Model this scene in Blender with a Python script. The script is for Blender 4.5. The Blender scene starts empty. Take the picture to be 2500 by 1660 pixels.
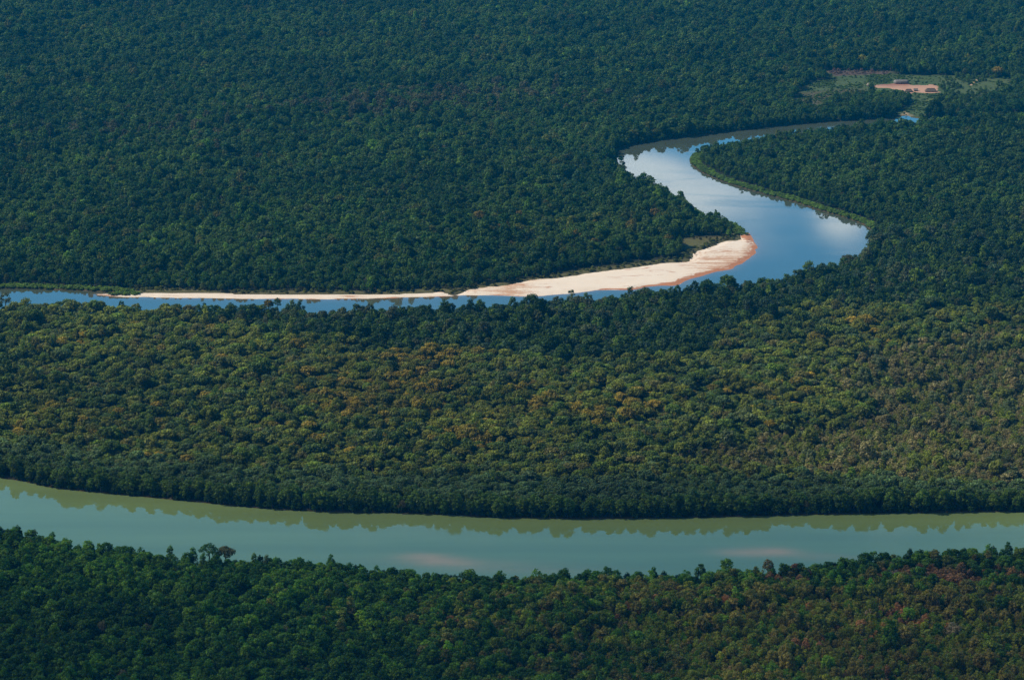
import bpy, math, random
import numpy as np
R = math.radians
sc = bpy.context.scene
col = sc.collection

# ------------------------------------------------------------------ camera
F, W0, H0 = 6600.0, 2500.0, 1660.0            # focal length and frame in photo pixels
ALT = 842.0
PITCH = math.atan(2130.0 / F)
cam_d = bpy.data.cameras.new('camera')
cam = bpy.data.objects.new('camera', cam_d)
col.objects.link(cam)
cam.location = (0, 0, ALT)
cam.rotation_euler = (math.pi / 2 - PITCH, 0, 0)
cam_d.sensor_width = 36.0
cam_d.lens = F / W0 * 36.0
cam_d.clip_start = 1.0
cam_d.clip_end = 60000.0
sc.camera = cam

# ------------------------------------------------------------------ light
SUN_EL, SUN_AZ = R(42), math.atan2(-0.97, 0.12)      # from the left
sun_dir = (math.sin(SUN_AZ) * math.cos(SUN_EL), math.cos(SUN_AZ) * math.cos(SUN_EL), math.sin(SUN_EL))
sd = bpy.data.lights.new('sun', 'SUN')
sd.energy = 4.9
sd.angle = R(0.53)
sd.color = (1.0, 0.91, 0.76)
sun = bpy.data.objects.new('sun', sd)
col.objects.link(sun)
from mathutils import Vector
sun.rotation_euler = Vector(sun_dir).to_track_quat('Z', 'Y').to_euler()

world = bpy.data.worlds.new('World')
sc.world = world
world.use_nodes = True
wt = world.node_tree
wt.nodes.clear()


def N(t, typ, **kw):
    n = t.nodes.new(typ)
    for k, v in kw.items():
        if k.startswith('i_'):
            key = k[2:]
            n.inputs[int(key) if key.isdigit() else key].default_value = v
        else:
            setattr(n, k, v)
    return n


def math_n(t, op, a, b=None, c=None, clamp=False):
    n = t.nodes.new('ShaderNodeMath')
    n.operation = op
    n.use_clamp = clamp
    for i, v in enumerate((a, b, c)):
        if v is None:
            continue
        if hasattr(v, 'links'):
            t.links.new(v, n.inputs[i])
        else:
            n.inputs[i].default_value = v
    return n.outputs[0]


def mixc(t, fac, a, b, blend='MIX'):
    n = t.nodes.new('ShaderNodeMix')
    n.data_type = 'RGBA'
    n.blend_type = blend
    for idx, v in ((0, fac), (6, a), (7, b)):
        if hasattr(v, 'links'):
            t.links.new(v, n.inputs[idx])
        else:
            n.inputs[idx].default_value = v if idx == 0 else (*v[:3], 1)
    return n.outputs[2]


SKY_STRENGTH = 0.11
out = N(wt, 'ShaderNodeOutputWorld')
bg = N(wt, 'ShaderNodeBackground')
sky = N(wt, 'ShaderNodeTexSky')
sky.sky_type = 'NISHITA'
sky.sun_disc = False
sky.sun_elevation = SUN_EL
sky.sun_rotation = SUN_AZ
sky.altitude = 300
sky.air_density = 1.0
sky.dust_density = 0.6
sky.ozone_density = 2.5
# fair-weather clouds low in the sky beyond the forest
tc = N(wt, 'ShaderNodeTexCoord')
sp = N(wt, 'ShaderNodeSeparateXYZ')
wt.links.new(tc.outputs['Generated'], sp.inputs[0])
az = math_n(wt, 'ARCTAN2', sp.outputs[0], sp.outputs[1])
el = math_n(wt, 'ARCSINE', sp.outputs[2])
cv = N(wt, 'ShaderNodeCombineXYZ')
wt.links.new(math_n(wt, 'MULTIPLY', az, 14.0), cv.inputs[0])
wt.links.new(math_n(wt, 'MULTIPLY', el, 34.0), cv.inputs[1])
cn = N(wt, 'ShaderNodeTexNoise', noise_dimensions='2D', i_Scale=0.8, i_Detail=4.0, i_Roughness=0.5)
wt.links.new(cv.outputs[0], cn.inputs['Vector'])


def blob(a0, e0, ra, re):
    u = math_n(wt, 'DIVIDE', math_n(wt, 'SUBTRACT', az, R(a0)), R(ra))
    v = math_n(wt, 'DIVIDE', math_n(wt, 'SUBTRACT', el, R(e0)), R(re))
    q = math_n(wt, 'ADD', math_n(wt, 'MULTIPLY', u, u), math_n(wt, 'MULTIPLY', v, v))
    return math_n(wt, 'EXPONENT', math_n(wt, 'MULTIPLY', q, -1.0))


cover = math_n(wt, 'ADD', blob(4.1, 14.8, 1.9, 0.75), blob(7.2, 15.2, 0.6, 0.6))
cover = math_n(wt, 'ADD', cover, blob(2.6, 14.3, 0.9, 0.35))
cm = math_n(wt, 'ADD', cn.outputs[0], math_n(wt, 'MULTIPLY', cover, 0.66))
mr = N(wt, 'ShaderNodeMapRange', interpolation_type='SMOOTHSTEP')
mr.inputs['From Min'].default_value = 0.56
mr.inputs['From Max'].default_value = 1.25
wt.links.new(cm, mr.inputs['Value'])
ms = N(wt, 'ShaderNodeVectorMath', operation='SCALE')
ms.inputs[3].default_value = SKY_STRENGTH
wt.links.new(sky.outputs[0], ms.inputs[0])
elr = N(wt, 'ShaderNodeMapRange', interpolation_type='SMOOTHSTEP')
elr.inputs['From Min'].default_value = R(23)
elr.inputs['From Max'].default_value = R(48)
wt.links.new(el, elr.inputs['Value'])
e2 = N(wt, 'ShaderNodeMapRange', interpolation_type='SMOOTHSTEP')
e2.inputs['From Min'].default_value = R(16)
e2.inputs['From Max'].default_value = R(21.5)
wt.links.new(el, e2.inputs['Value'])
lowsky = mixc(wt, e2.outputs[0], (0.62, 2.65, 3.3), (0.46, 2.15, 2.35))
grad = mixc(wt, elr.outputs[0], lowsky, (0.27, 0.34, 0.37))     # bright low sky, deep blue overhead
north = N(wt, 'ShaderNodeMapRange', interpolation_type='SMOOTHSTEP')
north.inputs['From Min'].default_value = 0.45
north.inputs['From Max'].default_value = 0.85
wt.links.new(sp.outputs[1], north.inputs['Value'])
grad = mixc(wt, north.outputs[0], (0.27, 0.34, 0.37), grad)                  # rest of the sky tinted dimmer, so it lights haze and shadows less
skyc = mixc(wt, 1.0, ms.outputs[0], grad, 'MULTIPLY')
cl = mixc(wt, mr.outputs[0], skyc, (2.2, 2.5, 2.7))
wt.links.new(cl, bg.inputs[0])
bg.inputs[1].default_value = 1.0
wt.links.new(bg.outputs[0], out.inputs[0])

sc.view_settings.view_transform = 'Standard'
sc.view_settings.look = 'None'
sc.view_settings.exposure = 0.0
sc.view_settings.gamma = 1.0
sc.render.engine = 'CYCLES'
cy = sc.cycles
cy.use_denoising = True
cy.max_bounces = 4
cy.diffuse_bounces = 2
cy.glossy_bounces = 2
cy.transmission_bounces = 2
cy.volume_bounces = 0
cy.transparent_max_bounces = 4
cy.use_adaptive_sampling = True
cy.adaptive_threshold = 0.012
cy.caustics_reflective = False
cy.caustics_refractive = False

# ------------------------------------------------------------------ geometry helpers
cp, spi = math.cos(PITCH), math.sin(PITCH)


def ground(px, py, h=0.0):
    """photo pixel -> world point on the plane z = h"""
    u = (px - W0 / 2) / F
    v = (H0 / 2 - py) / F
    dx, dy, dz = u, cp + v * spi, -spi + v * cp
    t = (ALT - h) / -dz
    return (dx * t, dy * t)


def project(x, y, z):
    x, y, z = np.asarray(x, float), np.asarray(y, float), np.asarray(z, float) - ALT
    depth = y * cp - z * spi
    up = y * spi + z * cp
    return W0 / 2 + F * x / depth, H0 / 2 - F * up / depth, depth


def smooth(pts, n=4):
    """Catmull-Rom through an open polyline"""
    p = np.array(pts, float)
    q = np.vstack([2 * p[0] - p[1], p, 2 * p[-1] - p[-2]])
    o = []
    for i in range(1, len(q) - 2):
        for k in range(n):
            t = k / n
            o.append(0.5 * ((2 * q[i]) + (-q[i - 1] + q[i + 1]) * t + (2 * q[i - 1] - 5 * q[i] + 4 * q[i + 1] - q[i + 2]) * t * t
                            + (-q[i - 1] + 3 * q[i] - 3 * q[i + 1] + q[i + 2]) * t ** 3))
    o.append(p[-1])
    return np.array(o)


def line(pts, h=0.0, n=4):
    return smooth([ground(*(p if len(p) == 3 else (*p, h))) for p in pts], n)


def sdf(poly, P):
    """signed distance, negative inside"""
    A = np.asarray(poly, float)
    B = np.roll(A, -1, 0)
    P = np.asarray(P, float)
    outd = np.empty(len(P))
    for s in range(0, len(P), 20000):
        Q = P[s:s + 20000]
        d2 = np.full(len(Q), 1e18)
        ins = np.zeros(len(Q), bool)
        for a, b in zip(A, B):
            e = b - a
            w = Q - a
            L = e @ e
            if L < 1e-9:
                continue
            t = np.clip((w @ e) / L, 0, 1)
            r = w - t[:, None] * e
            d2 = np.minimum(d2, (r * r).sum(1))
            c = (a[1] > Q[:, 1]) != (b[1] > Q[:, 1])
            if e[1] != 0:
                xi = a[0] + (Q[:, 1] - a[1]) * e[0] / e[1]
                ins ^= c & (Q[:, 0] < xi)
        d = np.sqrt(d2)
        d[ins] *= -1
        outd[s:s + 20000] = d
    return outd


def hash2(ix, iy, seed):
    v = np.sin(ix * 127.1 + iy * 311.7 + seed * 74.7) * 43758.5453
    return v - np.floor(v)


def vnoise(x, y, s, seed=0):
    x = x / s
    y = y / s
    ix, iy = np.floor(x), np.floor(y)
    fx, fy = x - ix, y - iy
    fx = fx * fx * (3 - 2 * fx)
    fy = fy * fy * (3 - 2 * fy)
    a, b = hash2(ix, iy, seed), hash2(ix + 1, iy, seed)
    c, d = hash2(ix, iy + 1, seed), hash2(ix + 1, iy + 1, seed)
    return (a * (1 - fx) + b * fx) * (1 - fy) + (c * (1 - fx) + d * fx) * fy


def fbm(x, y, s, seed=0, o=4):
    r, a, t = 0, 1.0, 0
    for k in range(o):
        r = r + a * vnoise(x, y, s / 2 ** k, seed + k * 13)
        t += a
        a *= 0.55
    return r / t


# ------------------------------------------------------------------ outlines of water and sand, in photo pixels
a_far = [(-500, 1085), (-150, 1145), (0, 1167), (59, 1176), (144, 1193), (296, 1208), (423, 1220), (550, 1233), (677, 1244), (847, 1251), (1000, 1254),
         (1102, 1258), (1212, 1264), (1339, 1266), (1550, 1266), (1720, 1263), (2000, 1256), (2242, 1252), (2500, 1249), (2700, 1246), (3100, 1242)]
a_near = [(-500, 1180), (-150, 1262), (0, 1286), (85, 1307), (157, 1322), (254, 1337), (368, 1352), (478, 1362), (635, 1366), (783, 1378), (842, 1376),
          (919, 1392), (1085, 1398), (1186, 1405), (1339, 1405), (1466, 1400), (1600, 1402), (1686, 1400), (1835, 1392), (1964, 1388), (2042, 1368),
          (2140, 1358), (2259, 1350), (2354, 1342), (2500, 1345), (2700, 1340), (3100, 1335)]
river_a = np.vstack([line(a_far, 0), line(a_near, 8.5)[::-1]])

sand_out = [(236, 719), (246, 720), (296, 724), (356, 726), (445, 728), (563, 729), (650, 729), (709, 730), (828, 730), (887, 729), (946, 728), (1059, 725),
            (1104, 724), (1158, 722), (1230, 721), (1284, 724), (1338, 721.5), (1410, 716), (1471, 707.5), (1515, 708), (1554, 707), (1578, 700), (1619, 697),
            (1646, 696), (1681, 683), (1711, 674), (1747, 665), (1775, 660), (1791, 656), (1800, 648), (1812, 644), (1843, 619), (1842, 610), (1849, 603), (1836, 582), (1826, 570), (1821, 567)]
sand_in = [(1818, 567), (1808, 574), (1806, 588), (1777, 589), (1734, 605), (1692, 620), (1689, 632), (1676, 641), (1626, 643), (1554, 653), (1446, 666), (1403, 674), (1350, 681),
           (1296, 684), (1240, 696), (1192, 702), (1142, 709), (1118, 719), (1100, 720), (1080, 714), (1050, 716), (991, 718), (872, 720), (828, 719), (700, 719.5), (578, 718.5), (504, 716), (356, 715), (282, 717.5), (250, 719)]
b_far_left = [(-600, 694), (-200, 704), (0, 706), (59, 706), (133, 708), (207, 711), (267, 714), (300, 717.5)]
so = line(sand_out, 0, 3)
b_west = [(1826, 563, 3), (1824, 550, 11), (1818, 536, 12), (1791, 524, 11), (1747, 514, 11), (1714, 500, 11), (1687, 480, 11), (1646, 469, 11), (1619, 455, 11), (1578, 438, 11), (1545, 430, 11),
          (1518, 415, 10), (1509, 395, 9), (1501, 378, 6), (1499, 368, 2), (1508, 363, 0), (1557, 352, 0), (1634, 340, 0), (1710, 331, 0), (1800, 320, 0), (1889, 310, 0), (1978, 301, 0),
          (2067, 295, 0), (2156, 289, 0), (2190, 284, 0), (2217, 283.5, 0), (2245, 290, 0), (2400, 288, 0), (2700, 283, 0), (3000, 280, 0)]
bw = line(b_west, 0, 3)
xr, yr = ground(2245, 290)
b_hidden = smooth([(bw[-1][0], bw[-1][1] - 48), (ground(2700, 283)[0], ground(2700, 283)[1] - 46), (ground(2400, 288)[0], ground(2400, 288)[1] - 44), (xr + 12, yr - 46)], 3)
b_pen = [(2224, 292, 12.5), (2156, 294, 12.3), (2096, 299, 12), (1978, 314, 11.8), (1904, 322, 11.5), (1803, 337, 11), (1753, 347, 8), (1726, 358, 5), (1697, 374, 1), (1684, 386, 0), (1686, 401, 0), (1704, 416, 0),
         (1734, 432, 0), (1778, 449, 0), (1852, 472, 0), (1927, 491, 0), (1996, 513, 0), (2055, 530, 0), (2104, 548, 0), (2131, 564, 1)]
b_near = [(2131, 570, 4), (2128, 580, 9), (2114, 600, 9.0), (2095, 624, 9.0), (2061, 636, 9.0), (2028, 652, 9.0), (1969, 669, 9.0), (1900, 686, 9.0), (1842, 693, 9.0), (1770, 700, 9.0), (1716, 709, 9.0), (1626, 714, 9.0), (1554, 722, 9.0),
          (1410, 733, 9.0), (1350, 738, 9.0), (1228, 748, 9.0), (1160, 750, 9.0), (1092, 752, 9.0), (1017, 756, 9.0), (902, 758, 9.0), (816, 765, 9.0), (739, 757, 9.0), (600, 756, 9.0), (480, 760, 9.0), (394, 755, 9.0),
          (296, 748, 9.0), (222, 744, 9.0), (127, 740, 9.0), (0, 746, 9.0), (-200, 745, 9.0), (-600, 738, 9.0)]
river_b = np.vstack([line(b_far_left, 0, 3), so[1:], bw, b_hidden, line(b_pen, 0, 3), line(b_near, 0, 3)])
sand_poly = np.vstack([so, line(sand_in, 0, 3)])


def zp(pts, ox=1800, oy=120, s=3.374, h=0):
    return np.array([ground(ox + p[0] / s, oy + p[1] / s, p[2] if len(p) > 2 else h) for p in pts])


clearing = zp([(720, 184), (1270, 194), (1300, 219), (2010, 229), (2240, 244), (2260, 330, 4), (2000, 390, 9), (1950, 450, 8), (1620, 480, 7), (1500, 549, 4), (1310, 550), (1290, 500, 8),
               (1440, 410, 8), (1420, 380, 8), (1250, 345, 8), (1080, 345, 8), (900, 370, 8), (740, 400, 9), (700, 460, 9), (450, 420, 9), (500, 345, 4), (590, 320), (570, 295), (680, 262), (830, 262), (700, 224)])
plaza = zp([(340, 420), (420, 392), (800, 368), (1170, 365), (1300, 395), (1850, 405), (1870, 540), (1935, 562), (1900, 582), (1570, 582), (1400, 575), (1270, 560), (1250, 597), (1130, 597), (1060, 550), (900, 500), (500, 475), (360, 465)], 2100, 170, 9.84)
stump_field = zp([(720, 184), (1270, 194), (1255, 216), (1000, 222), (800, 232)])
brown_field = zp([(500, 350, 4), (900, 335), (1080, 345), (900, 400), (740, 430), (700, 490), (450, 460)])
yellow_strip = zp([(1560, 425), (1700, 412), (1950, 402), (1975, 420), (1720, 440), (1600, 445)])
landing = zp([(1345, 556), (1370, 535), (1383, 520), (1395, 523), (1400, 540), (1440, 552), (1430, 566), (1400, 552)])
right_grass = zp([(2050, 545), (2300, 538), (2700, 530), (2700, 566), (2300, 560), (2050, 566)])
meadow = np.array([ground(*p) for p in [(1637, 594), (1671, 584), (1766, 579), (1785, 592), (1690, 626), (1664, 606)]])

# ------------------------------------------------------------------ materials


def new_mat(name):
    m = bpy.data.materials.new(name)
    m.use_nodes = True
    t = m.node_tree
    t.nodes.clear()
    o = N(t, 'ShaderNodeOutputMaterial')
    return m, t, o


def simple(name, c, rough=0.8, var=0.25, scale=3.0):
    m, t, o = new_mat(name)
    b = N(t, 'ShaderNodeBsdfPrincipled')
    b.inputs['Roughness'].default_value = rough
    tcn = N(t, 'ShaderNodeTexCoord')
    n = N(t, 'ShaderNodeTexNoise', i_Scale=scale, i_Detail=5.0)
    t.links.new(tcn.outputs['Object'], n.inputs['Vector'])
    k = mixc(t, n.outputs[0], tuple(x * (1 - var) for x in c), tuple(min(1, x * (1 + var)) for x in c))
    t.links.new(k, b.inputs['Base Color'])
    t.links.new(b.outputs[0], o.inputs[0])
    return m


def foliage_mat():
    m, t, o = new_mat('foliage')
    a1 = N(t, 'ShaderNodeAttribute', attribute_type='INSTANCER', attribute_name='tint')
    a2 = N(t, 'ShaderNodeAttribute', attribute_type='INSTANCER', attribute_name='tint_top')
    av = N(t, 'ShaderNodeAttribute', attribute_type='GEOMETRY', attribute_name='var')
    s = N(t, 'ShaderNodeSeparateColor')
    t.links.new(av.outputs['Color'], s.inputs[0])
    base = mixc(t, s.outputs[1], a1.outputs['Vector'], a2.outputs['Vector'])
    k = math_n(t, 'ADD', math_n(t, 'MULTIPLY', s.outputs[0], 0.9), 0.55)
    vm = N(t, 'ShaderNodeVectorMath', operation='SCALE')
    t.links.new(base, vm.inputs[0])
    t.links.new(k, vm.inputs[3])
    b = N(t, 'ShaderNodeBsdfPrincipled')
    b.inputs['Roughness'].default_value = 0.5
    b.inputs['Specular IOR Level'].default_value = 0.18
    t.links.new(vm.outputs[0], b.inputs['Base Color'])
    tr = N(t, 'ShaderNodeBsdfTranslucent')
    tv = mixc(t, 1.0, vm.outputs[0], (1.1, 1.25, 0.5), 'MULTIPLY')
    t.links.new(tv, tr.inputs[0])
    mx = N(t, 'ShaderNodeMixShader')
    mx.inputs[0].default_value = 0.30
    t.links.new(b.outputs[0], mx.inputs[1])
    t.links.new(tr.outputs[0], mx.inputs[2])
    t.links.new(mx.outputs[0], o.inputs[0])
    return m


M_leaf = foliage_mat()
M_bark = simple('bark', (0.16, 0.13, 0.10), 0.9, 0.4, 1.2)
M_thatch = simple('thatch', (0.30, 0.26, 0.21), 0.95, 0.35, 0.8)
M_thatch_dark = simple('weathered_thatch', (0.15, 0.115, 0.09), 0.95, 0.35, 0.8)
M_tin = simple('pale_thatch', (0.25, 0.235, 0.22), 0.6, 0.15, 0.8)
M_wall = simple('wattle_wall', (0.12, 0.09, 0.065), 0.95, 0.4, 1.5)
M_dark = simple('doorway', (0.02, 0.016, 0.012), 0.95, 0.2, 1.0)
M_wood = simple('dead_wood', (0.33, 0.28, 0.22), 0.9, 0.3, 1.0)


def ground_mat():
    m, t, o = new_mat('ground')
    a = N(t, 'ShaderNodeAttribute', attribute_type='GEOMETRY', attribute_name='gcol')
    tcn = N(t, 'ShaderNodeTexCoord')
    n1 = N(t, 'ShaderNodeTexNoise', i_Scale=0.12, i_Detail=8.0, i_Roughness=0.65)
    n2 = N(t, 'ShaderNodeTexNoise', i_Scale=0.9, i_Detail=3.0)
    t.links.new(tcn.outputs['Object'], n1.inputs['Vector'])
    t.links.new(tcn.outputs['Object'], n2.inputs['Vector'])
    k = math_n(t, 'ADD', math_n(t, 'MULTIPLY', n1.outputs[0], 1.3), math_n(t, 'MULTIPLY', n2.outputs[0], 0.5))
    k = math_n(t, 'ADD', k, 0.1)
    vm = N(t, 'ShaderNodeVectorMath', operation='SCALE')
    t.links.new(a.outputs['Color'], vm.inputs[0])
    t.links.new(k, vm.inputs[3])
    b = N(t, 'ShaderNodeBsdfPrincipled')
    b.inputs['Roughness'].default_value = 0.95
    b.inputs['Specular IOR Level'].default_value = 0.1
    t.links.new(vm.outputs[0], b.inputs['Base Color'])
    bp = N(t, 'ShaderNodeBump')
    bp.inputs['Strength'].default_value = 0.6
    bp.inputs['Distance'].default_value = 0.8
    t.links.new(n2.outputs[0], bp.inputs['Height'])
    t.links.new(bp.outputs[0], b.inputs['Normal'])
    t.links.new(b.outputs[0], o.inputs[0])
    return m


def sand_mat():
    m, t, o = new_mat('sand')
    a = N(t, 'ShaderNodeAttribute', attribute_type='GEOMETRY', attribute_name='wet')     # r: wet fringe, g: damp streaks
    s = N(t, 'ShaderNodeSeparateColor')
    t.links.new(a.outputs['Color'], s.inputs[0])
    tcn = N(t, 'ShaderNodeTexCoord')
    mp = N(t, 'ShaderNodeMapping')
    mp.inputs['Rotation'].default_value = (0, 0, R(-24))
    mp.inputs['Scale'].default_value = (0.022, 0.11, 1)
    t.links.new(tcn.outputs['Object'], mp.inputs[0])
    n1 = N(t, 'ShaderNodeTexNoise', i_Scale=1.0, i_Detail=9.0, i_Roughness=0.62, i_Distortion=0.8)
    t.links.new(mp.outputs[0], n1.inputs['Vector'])
    n2 = N(t, 'ShaderNodeTexNoise', i_Scale=0.35, i_Detail=6.0)
    t.links.new(tcn.outputs['Object'], n2.inputs['Vector'])
    # dry pale sand
    dry = mixc(t, n1.outputs[0], (0.93, 0.72, 0.54), (0.99, 0.93, 0.83))
    k = math_n(t, 'ADD', math_n(t, 'MULTIPLY', n1.outputs[0], 1.6), math_n(t, 'MULTIPLY', n2.outputs[0], 0.5))
    k = math_n(t, 'ADD', k, math_n(t, 'MULTIPLY', s.outputs[1], 0.9))
    r1 = N(t, 'ShaderNodeMapRange', interpolation_type='SMOOTHSTEP')
    r1.inputs['From Min'].default_value = 1.18
    r1.inputs['From Max'].default_value = 1.6
    t.links.new(k, r1.inputs['Value'])
    damp = mixc(t, n2.outputs[0], (0.62, 0.34, 0.20), (0.70, 0.46, 0.31))
    c1 = mixc(t, r1.outputs[0], dry, damp)
    wk = math_n(t, 'ADD', s.outputs[0], math_n(t, 'MULTIPLY', math_n(t, 'SUBTRACT', n1.outputs[0], 0.5), 3.0))
    r2 = N(t, 'ShaderNodeMapRange', interpolation_type='SMOOTHSTEP')
    r2.inputs['From Min'].default_value = 0.25
    r2.inputs['From Max'].default_value = 0.7
    t.links.new(wk, r2.inputs['Value'])
    c2 = mixc(t, r2.outputs[0], c1, (0.55, 0.23, 0.11))
    b = N(t, 'ShaderNodeBsdfPrincipled')
    b.inputs['Roughness'].default_value = 0.9
    t.links.new(c2, b.inputs['Base Color'])
    bp = N(t, 'ShaderNodeBump')
    bp.inputs['Strength'].default_value = 0.5
    bp.inputs['Distance'].default_value = 1.5
    t.links.new(n1.outputs[0], bp.inputs['Height'])
    t.links.new(bp.outputs[0], b.inputs['Normal'])
    t.links.new(b.outputs[0], o.inputs[0])
    return m


def water_mat():
    m, t, o = new_mat('river_water')
    a = N(t, 'ShaderNodeAttribute', attribute_type='GEOMETRY', attribute_name='silt')    # colour of the silty water body
    tcn = N(t, 'ShaderNodeTexCoord')
    n1 = N(t, 'ShaderNodeTexNoise', i_Scale=0.02, i_Detail=5.0)
    t.links.new(tcn.outputs['Object'], n1.inputs['Vector'])
    mk = N(t, 'ShaderNodeMapping')
    mk.inputs['Scale'].default_value = (0.15, 1.6, 1)
    t.links.new(tcn.outputs['Object'], mk.inputs[0])
    t.links.new(mk.outputs[0], n1.inputs['Vector'])
    k = math_n(t, 'ADD', math_n(t, 'MULTIPLY', n1.outputs[0], 0.5), 0.75)
    vm = N(t, 'ShaderNodeVectorMath', operation='SCALE')
    t.links.new(a.outputs['Color'], vm.inputs[0])
    t.links.new(k, vm.inputs[3])
    b = N(t, 'ShaderNodeBsdfPrincipled')
    mq = N(t, 'ShaderNodeMapping')
    mq.inputs['Scale'].default_value = (0.004, 0.016, 1)
    t.links.new(tcn.outputs['Object'], mq.inputs[0])
    n3 = N(t, 'ShaderNodeTexNoise', i_Scale=1.0, i_Detail=6.0, i_Distortion=0.6)
    t.links.new(mq.outputs[0], n3.inputs['Vector'])
    rr = N(t, 'ShaderNodeMapRange', interpolation_type='SMOOTHSTEP')      # calm and wind-ruffled patches
    rr.inputs['From Min'].default_value = 0.48
    rr.inputs['From Max'].default_value = 0.72
    rr.inputs['To Min'].default_value = 0.025
    rr.inputs['To Max'].default_value = 0.13
    t.links.new(n3.outputs[0], rr.inputs['Value'])
    t.links.new(rr.outputs[0], b.inputs['Roughness'])
    b.inputs['IOR'].default_value = 1.52
    t.links.new(vm.outputs[0], b.inputs['Base Color'])
    mp = N(t, 'ShaderNodeMapping')
    mp.inputs['Scale'].default_value = (0.10, 0.28, 1)
    t.links.new(tcn.outputs['Object'], mp.inputs[0])
    n2 = N(t, 'ShaderNodeTexNoise', i_Scale=1.0, i_Detail=4.0, i_Roughness=0.6)
    t.links.new(mp.outputs[0], n2.inputs['Vector'])
    bp = N(t, 'ShaderNodeBump')
    bp.inputs['Strength'].default_value = 0.06
    bp.inputs['Distance'].default_value = 0.06
    t.links.new(n2.outputs[0], bp.inputs['Height'])
    t.links.new(bp.outputs[0], b.inputs['Normal'])
    t.links.new(b.outputs[0], o.inputs[0])
    return m


M_ground, M_sand, M_water = ground_mat(), sand_mat(), water_mat()

# ------------------------------------------------------------------ mesh helpers


def tag(o, label=None, cat=None, group=None, kind=None):
    for k, v in (('label', label), ('category', cat), ('group', group), ('kind', kind)):
        if v:
            o[k] = v
    return o


def mesh_obj(name, verts, faces, mat, parent=None, link=True, smooth_f=False):
    me = bpy.data.meshes.new(name)
    verts = np.asarray(verts, np.float32)
    faces = np.asarray(faces, np.int32)
    k = faces.shape[1]
    me.vertices.add(len(verts))
    me.vertices.foreach_set('co', verts.ravel())
    me.loops.add(faces.size)
    me.loops.foreach_set('vertex_index', faces.ravel())
    me.polygons.add(len(faces))
    me.polygons.foreach_set('loop_start', np.arange(0, faces.size, k, dtype=np.int32))
    me.polygons.foreach_set('use_smooth', np.full(len(faces), smooth_f))
    for m in (mat if isinstance(mat, (list, tuple)) else [mat]):
        me.materials.append(m)
    me.update(calc_edges=True)
    me.validate()
    o = bpy.data.objects.new(name, me)
    if link:
        col.objects.link(o)
    if parent:
        o.parent = parent
    return o


def set_col(o, name, c):
    a = o.data.color_attributes.new(name, 'FLOAT_COLOR', 'POINT')
    c = np.asarray(c, np.float32)
    if c.shape[1] == 3:
        c = np.hstack([c, np.ones((len(c), 1), np.float32)])
    a.data.foreach_set('color', c.ravel())


def grid(xs, ys):
    X, Y = np.meshgrid(xs, ys)
    nx, ny = len(xs), len(ys)
    i = np.arange(nx * ny).reshape(ny, nx)
    f = np.stack([i[:-1, :-1], i[:-1, 1:], i[1:, 1:], i[1:, :-1]], -1).reshape(-1, 4)
    return np.stack([X.ravel(), Y.ravel()], 1), f


def grow(a, b, s, lo, hi):
    core = list(np.arange(a, b + s / 2, s))
    st, x = s, core[-1]
    r = []
    while x < hi:
        st *= 1.35
        x += st
        r.append(x)
    st, x = s, core[0]
    l = []
    while x > lo:
        st *= 1.35
        x -= st
        l.append(x)
    return np.array(l[::-1] + core + r)


# ------------------------------------------------------------------ ground, water, sand
xs = grow(-980, 980, 5, -9000, 9000)
ys = grow(1680, 4560, 5, -3000, 14000)
P, Fg = grid(xs, ys)
core = (np.abs(P[:, 0]) < 1500) & (P[:, 1] > 1500) & (P[:, 1] < 5000)


def core_sdf(poly, margin=60):
    d = np.full(len(P), 999.0)
    lo, hi = poly.min(0) - margin, poly.max(0) + margin
    s = core & (P[:, 0] > lo[0]) & (P[:, 0] < hi[0]) & (P[:, 1] > lo[1]) & (P[:, 1] < hi[1])
    d[s] = sdf(poly, P[s])
    return d


dA, dB, dS = core_sdf(river_a), core_sdf(river_b), core_sdf(sand_poly)
dW = np.minimum(dA, dB)
X, Y = P[:, 0], P[:, 1]
z = np.clip((dW + 0.6 * (vnoise(X, Y, 9, 3) - 0.5) * 2) * 0.32, -3.0, 0.9) + 0.5 * fbm(X, Y, 120, 5) * (dW > 6)
z = np.where(dS < 1.5, -0.8, z)
gc = np.tile(np.array([0.030, 0.034, 0.018]), (len(P), 1))
nz = fbm(X, Y, 30, 9)[:, None]


def paint(poly, c, soft=4.0, c2=None):
    global gc
    d = core_sdf(poly)
    w = np.clip(0.5 - d / (2 * soft), 0, 1)[:, None]
    cc = np.array(c) if c2 is None else np.array(c) * (1 - nz) + np.array(c2) * nz
    gc = gc * (1 - w) + cc * w


far_open = ~core
gc[far_open] = (0.03, 0.05, 0.02)
paint(clearing, (0.055, 0.105, 0.035), 6, (0.12, 0.15, 0.06))
paint(stump_field, (0.16, 0.09, 0.08), 4, (0.10, 0.09, 0.07))
paint(brown_field, (0.13, 0.10, 0.06), 10, (0.07, 0.09, 0.04))
paint(yellow_strip, (0.26, 0.24, 0.05), 4, (0.14, 0.17, 0.05))
paint(right_grass, (0.08, 0.14, 0.04), 4, (0.12, 0.19, 0.06))
paint(meadow, (0.15, 0.125, 0.055), 6, (0.10, 0.13, 0.045))
paint(landing, (0.5, 0.38, 0.26), 1.5)
# strip of thin grass behind the beach
w = np.clip(1 - (dS - 9) / 5, 0, 1)[:, None] * (dS > 0)[:, None] * (dS < 20)[:, None]
gc = gc * (1 - w) + np.array([0.13, 0.125, 0.055]) * w
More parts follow.
